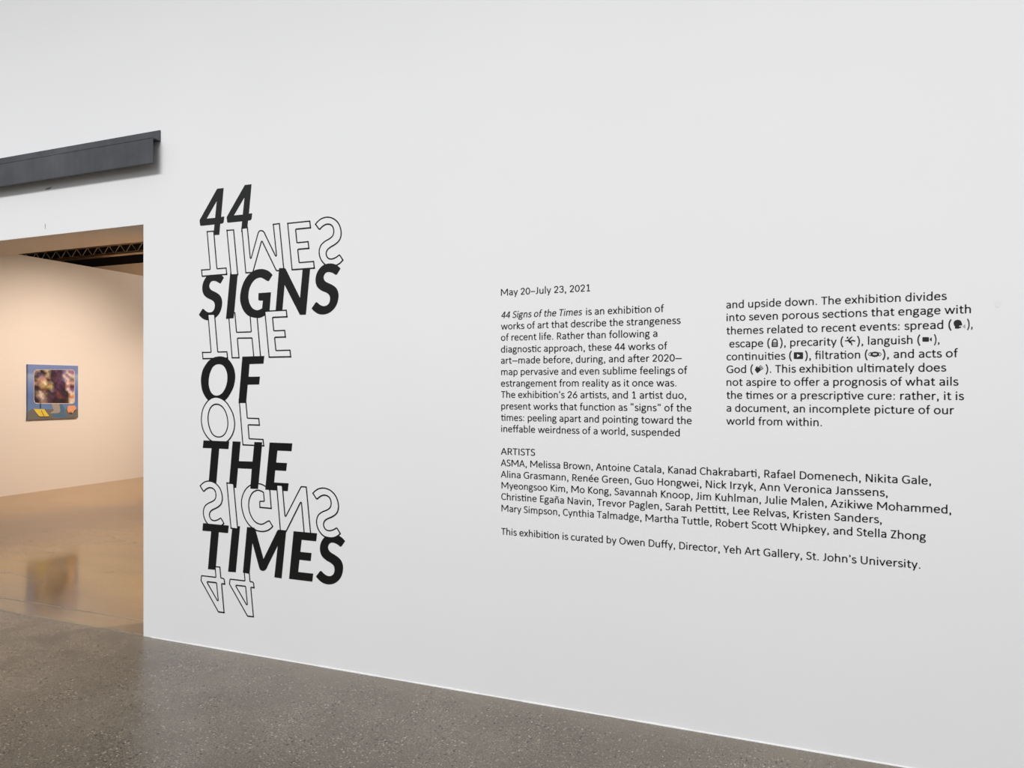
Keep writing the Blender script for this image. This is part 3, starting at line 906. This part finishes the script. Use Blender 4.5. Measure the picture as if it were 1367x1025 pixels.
EM = 0.0503
BLOCKS = [
    ('wall_text_date', 'small black date line May 20–July 23, 2021 above the first text column', 'wall text',
     [[("May 20–July 23, 2021", 668.7, 394.6, 787.7, 388.7)]]),
    ('wall_text_paragraph', 'black text column beginning 44 Signs of the Times, under the date line', 'wall text', [
        [("44 Signs of the Times", 668.7, 424.8, 777.3, 420.6, 1), ("is an exhibition of", 782.3, 420.4, 886.4, 416.4)],
        [("works of art that describe the strangeness", 668.7, 440, 908.8, 432)],
        [("of recent life. Rather than following a", 668.7, 455.2, 877.6, 449.1)],
        [("diagnostic approach, these 44 works of", 668.7, 470.7, 890.9, 466.1)],
        [("art—made before, during, and after 2020—", 668.8, 485.5, 910.2, 482.1)],
        [("map pervasive and even sublime feelings of", 669.1, 500.7, 917.6, 498.7)],
        [("estrangement from reality as it once was.", 668.8, 516, 903, 515.5)],
        [("The exhibition’s 26 artists, and 1 artist duo,", 669.0, 531.1, 916.2, 531.9)],
        [("present works that function as “signs” of the", 669.2, 546.7, 923.1, 548.7)],
        [("times: peeling apart and pointing toward the", 668.8, 561.7, 923.5, 565.7)],
        [("ineffable weirdness of a world, suspended", 669.1, 576.8, 907.5, 581.9)]]),
    ('wall_text_paragraph', 'black text column with small picture icons, beginning and upside down', 'wall text', [
        [("and upside down. The exhibition divides", 969.5, 411.6, 1264, 400.1)],
        [("into seven porous sections that engage with", 969.9, 428.7, 1296.2, 417.8)],
        [("themes related to recent events: spread (", 969.9, 446.2, 1270.5, 438.6), ("),", 1290.8, 438.2, 1298.5, 437.9)],
        [("escape (", 973.6, 463.2, 1028.0, 461.9), ("), precarity (", 1041.0, 461.8, 1126.0, 460.5), ("), languish (", 1144.0, 460.4, 1228.8, 459.2), ("),", 1246.6, 458.9, 1254.2, 458.7)],
        [("continuities (", 969.9, 480.7, 1057.3, 479.5), ("), filtration (", 1074.5, 479.4, 1158.5, 478.5), ("), and acts of", 1177.8, 478.2, 1278.8, 476.8)],
        [("God (", 969.9, 497.6, 1005.5, 497.3), ("). This exhibition ultimately does", 1021.8, 497.2, 1263.3, 495.9)],
        [("not aspire to offer a prognosis of what ails", 969.9, 514.8, 1279.6, 514.6)],
        [("the times or a prescriptive cure: rather, it is", 969.9, 532.4, 1287, 533.5)],
        [("a document, an incomplete picture of our", 969.9, 549.5, 1273.8, 552.5)],
        [("world from within.", 969.5, 566.6, 1097.2, 568.6)]]),
    ('wall_text_heading', 'small black capitals heading ARTISTS above the list of names', 'wall text',
     [[("ARTISTS", 668.6, 606.8, 714.4, 608)]]),
    ('wall_text_list', 'wide black five-line list of artist names below the heading ARTISTS', 'wall text', [
        [("ASMA, Melissa Brown, Antoine Catala, Kanad Chakrabarti, Rafael Domenech, Nikita Gale,", 668.5, 622.2, 1243.1, 646.3)],
        [("Alina Grasmann, Renée Green, Guo Hongwei, Nick Irzyk, Ann Veronica Janssens,", 668.5, 637.6, 1185.2, 662.1)],
        [("Myeongsoo Kim, Mo Kong, Savannah Knoop, Jim Kuhlman, Julie Malen, Azikiwe Mohammed,", 669.5, 652.5, 1270, 685)],
        [("Christine Egaña Navin, Trevor Paglen, Sarah Pettitt, Lee Relvas, Kristen Sanders,", 669.2, 667.5, 1177.3, 697.8)],
        [("Mary Simpson, Cynthia Talmadge, Martha Tuttle, Robert Scott Whipkey, and Stella Zhong", 669.5, 682.6, 1236.1, 721)]]),
    ('wall_text_credit', 'single black line naming the curator, lowest text on the wall', 'wall text',
     [[("This exhibition is curated by Owen Duffy, Director, Yeh Art Gallery, St. John’s University.", 669.2, 713.3, 1228.7, 758.9)]]),
]


def to_local(mb, du, dv):
    mb.v = [(x_ - du, y_, z_ - dv) for x_, y_, z_ in mb.v]
    return mb


def icon_builder(ox, oy, s):
    """shapes read off the photo in a zoomed view at (ox, oy) with scale s, laid on the wall"""
    m = MB()

    def uv(p):
        return wall_uv(ox + p[0] / s, oy + p[1] / s)

    def fill(pts, mi=0, dy=0.0):
        m.sheet([[uv(p) for p in pts]], TY - dy, mi)

    def stroke(pts, w, mi=0, dy=0.0):
        for q in strip([(float(a), float(b_)) for a, b_ in pts], False, w / 2, w / 2):
            fill(q, mi, dy)

    def dot(c, rx, ry, mi=0, dy=0.0):
        fill([(c[0] + rx * math.cos(i * math.tau / 16), c[1] + ry * math.sin(i * math.tau / 16)) for i in range(16)], mi, dy)

    def rrect(x0, y0, x1, y1, r, mi=0, dy=0.0):
        pts = []
        for cx_, cy_, a0 in ((x1 - r, y0 + r, -90), (x1 - r, y1 - r, 0), (x0 + r, y1 - r, 90), (x0 + r, y0 + r, 180)):
            pts += [(cx_ + r * math.cos(math.radians(a0 + i * 30)), cy_ + r * math.sin(math.radians(a0 + i * 30))) for i in range(4)]
        fill(pts, mi, dy)
    return m, fill, stroke, dot, rrect


def make_icons():
    out = {}
    m, fill, stroke, dot, rrect = icon_builder(1220, 415, 15.19)
    fill([(830, 355), (832, 312), (810, 280), (804, 245), (815, 212), (845, 188), (885, 178), (925, 184), (955, 206), (970, 240), (982, 276), (968, 292), (915, 298), (915, 314), (962, 320), (955, 340), (915, 348), (905, 358)])
    fill([(986, 312), (1042, 268), (1044, 352)], 1, .0001)
    out['speaking_head_icon'] = (m, 1, 2)
    m, fill, stroke, dot, rrect = icon_builder(1220, 415, 15.19)
    rrect(172, 530, 305, 622, 16)
    fill([(318, 577), (345, 540), (362, 533), (362, 613), (345, 610)])
    out['video_camera_icon'] = (m, 1, 3)
    m, fill, stroke, dot, rrect = icon_builder(1005, 440, 15.77)
    rrect(396, 262, 527, 362, 14)
    stroke([(416, 270)] + [(464 + 48 * math.cos(math.radians(a)), 245 - 44 * math.sin(math.radians(a))) for a in range(180, -1, -20)] + [(512, 270)], 24)
    for i in range(3):
        for j in range(3):
            rrect(430 + i * 24, 276 + j * 24, 450 + i * 24, 296 + j * 24, 3, 1, .0001)
    out['padlock_icon'] = (m, 1, 3)
    m, fill, stroke, dot, rrect = icon_builder(1115, 425, 17.09)
    dot((280, 437), 22, 22)
    stroke([(295, 480), (318, 515), (340, 545)], 46)
    stroke([(385, 414), (310, 486)], 26)
    stroke([(220, 508), (265, 512), (310, 490)], 24)
    stroke([(330, 528), (395, 500), (458, 518)], 30)
    stroke([(330, 540), (372, 562), (378, 612)], 30)
    out['falling_person_icon'] = (m, 1, 3)
    m, fill, stroke, dot, rrect = icon_builder(960, 380, 7.594)
    rrect(757, 684, 851, 752, 8)
    fill([(790, 703), (822, 718), (790, 737)], 3, .0001)
    out['play_button_icon'] = (m, 1, 4)
    m, fill, stroke, dot, rrect = icon_builder(1115, 425, 17.09)
    fill([(812, 782), (850, 766), (905, 755), (960, 766), (995, 782), (1004, 818), (995, 848), (955, 868), (900, 880), (850, 868), (812, 850), (802, 815)])
    rrect(858, 795, 948, 836, 6, 2, .0001)
    stroke([(815, 772), (775, 790), (758, 815), (775, 840), (815, 858)], 14)
    stroke([(995, 774), (1035, 792), (1052, 817), (1035, 842), (995, 856)], 14)
    out['face_mask_icon'] = (m, 1, 4)
    m, fill, stroke, dot, rrect = icon_builder(1005, 440, 15.77)
    fill([(42, 850), (66, 792), (92, 762), (103, 795), (132, 790), (172, 850), (95, 916)])
    for k in range(5):
        stroke([(118 + k * 13, 798 + k * 12), (150 + k * 17, 764 + k * 13), (175 + k * 11, 748 + k * 19)], 10, 0 if k % 2 == 0 else 1)
    fill([(120, 800), (172, 752), (222, 798), (165, 852)], 1, -.0001)
    out['clapping_hand_icon'] = (m, 1, 5)
    return out


ICONS = make_icons()
ICON_LABEL = {'speaking_head_icon': 'black speaking head icon with a grey voice wedge', 'video_camera_icon': 'black video camera icon', 'padlock_icon': 'black padlock icon with a grey front',
              'falling_person_icon': 'black tumbling figure icon', 'play_button_icon': 'black play button icon with a pale triangle', 'face_mask_icon': 'black face mask icon with a grey middle', 'clapping_hand_icon': 'black hand icon with grey fingers'}
ICON_ON = {2: ['speaking_head_icon'], 3: ['padlock_icon', 'falling_person_icon', 'video_camera_icon'], 4: ['play_button_icon', 'face_mask_icon'], 5: ['clapping_hand_icon']}
for bi, (name, label, cat, lines) in enumerate(BLOCKS):
    ub = wall_uv(lines[0][0][1], 500)[0]
    vb = wall_uv(*lines[-1][0][1:3])[1]
    root = tag(empty(name, (ub, 0, vb)), label, cat)
    for li, segs in enumerate(lines):
        v0 = wall_uv(*segs[0][1:3])[1]
        v1 = wall_uv(*segs[-1][3:5])[1]
        vm = (v0 + v1) / 2
        le = empty('text_line', (0, 0, vm - vb), root)
        for sg in segs:
            us, ue = wall_uv(sg[1], 500)[0], wall_uv(sg[3], 500)[0]
            for w in set_words(sg[0], us, ue, vm, EM, len(sg) > 5):
                to_local(w, ub, vm).build('word', M_TEXT, le)
        if bi == 2 and li in ICON_ON:
            for nm in ICON_ON[li]:
                o = to_local(ICONS[nm][0], ub, vm).build(nm, [M_TEXT, M_GREY, M_PALE, M_WALL], le)
                o['label'] = ICON_LABEL[nm]
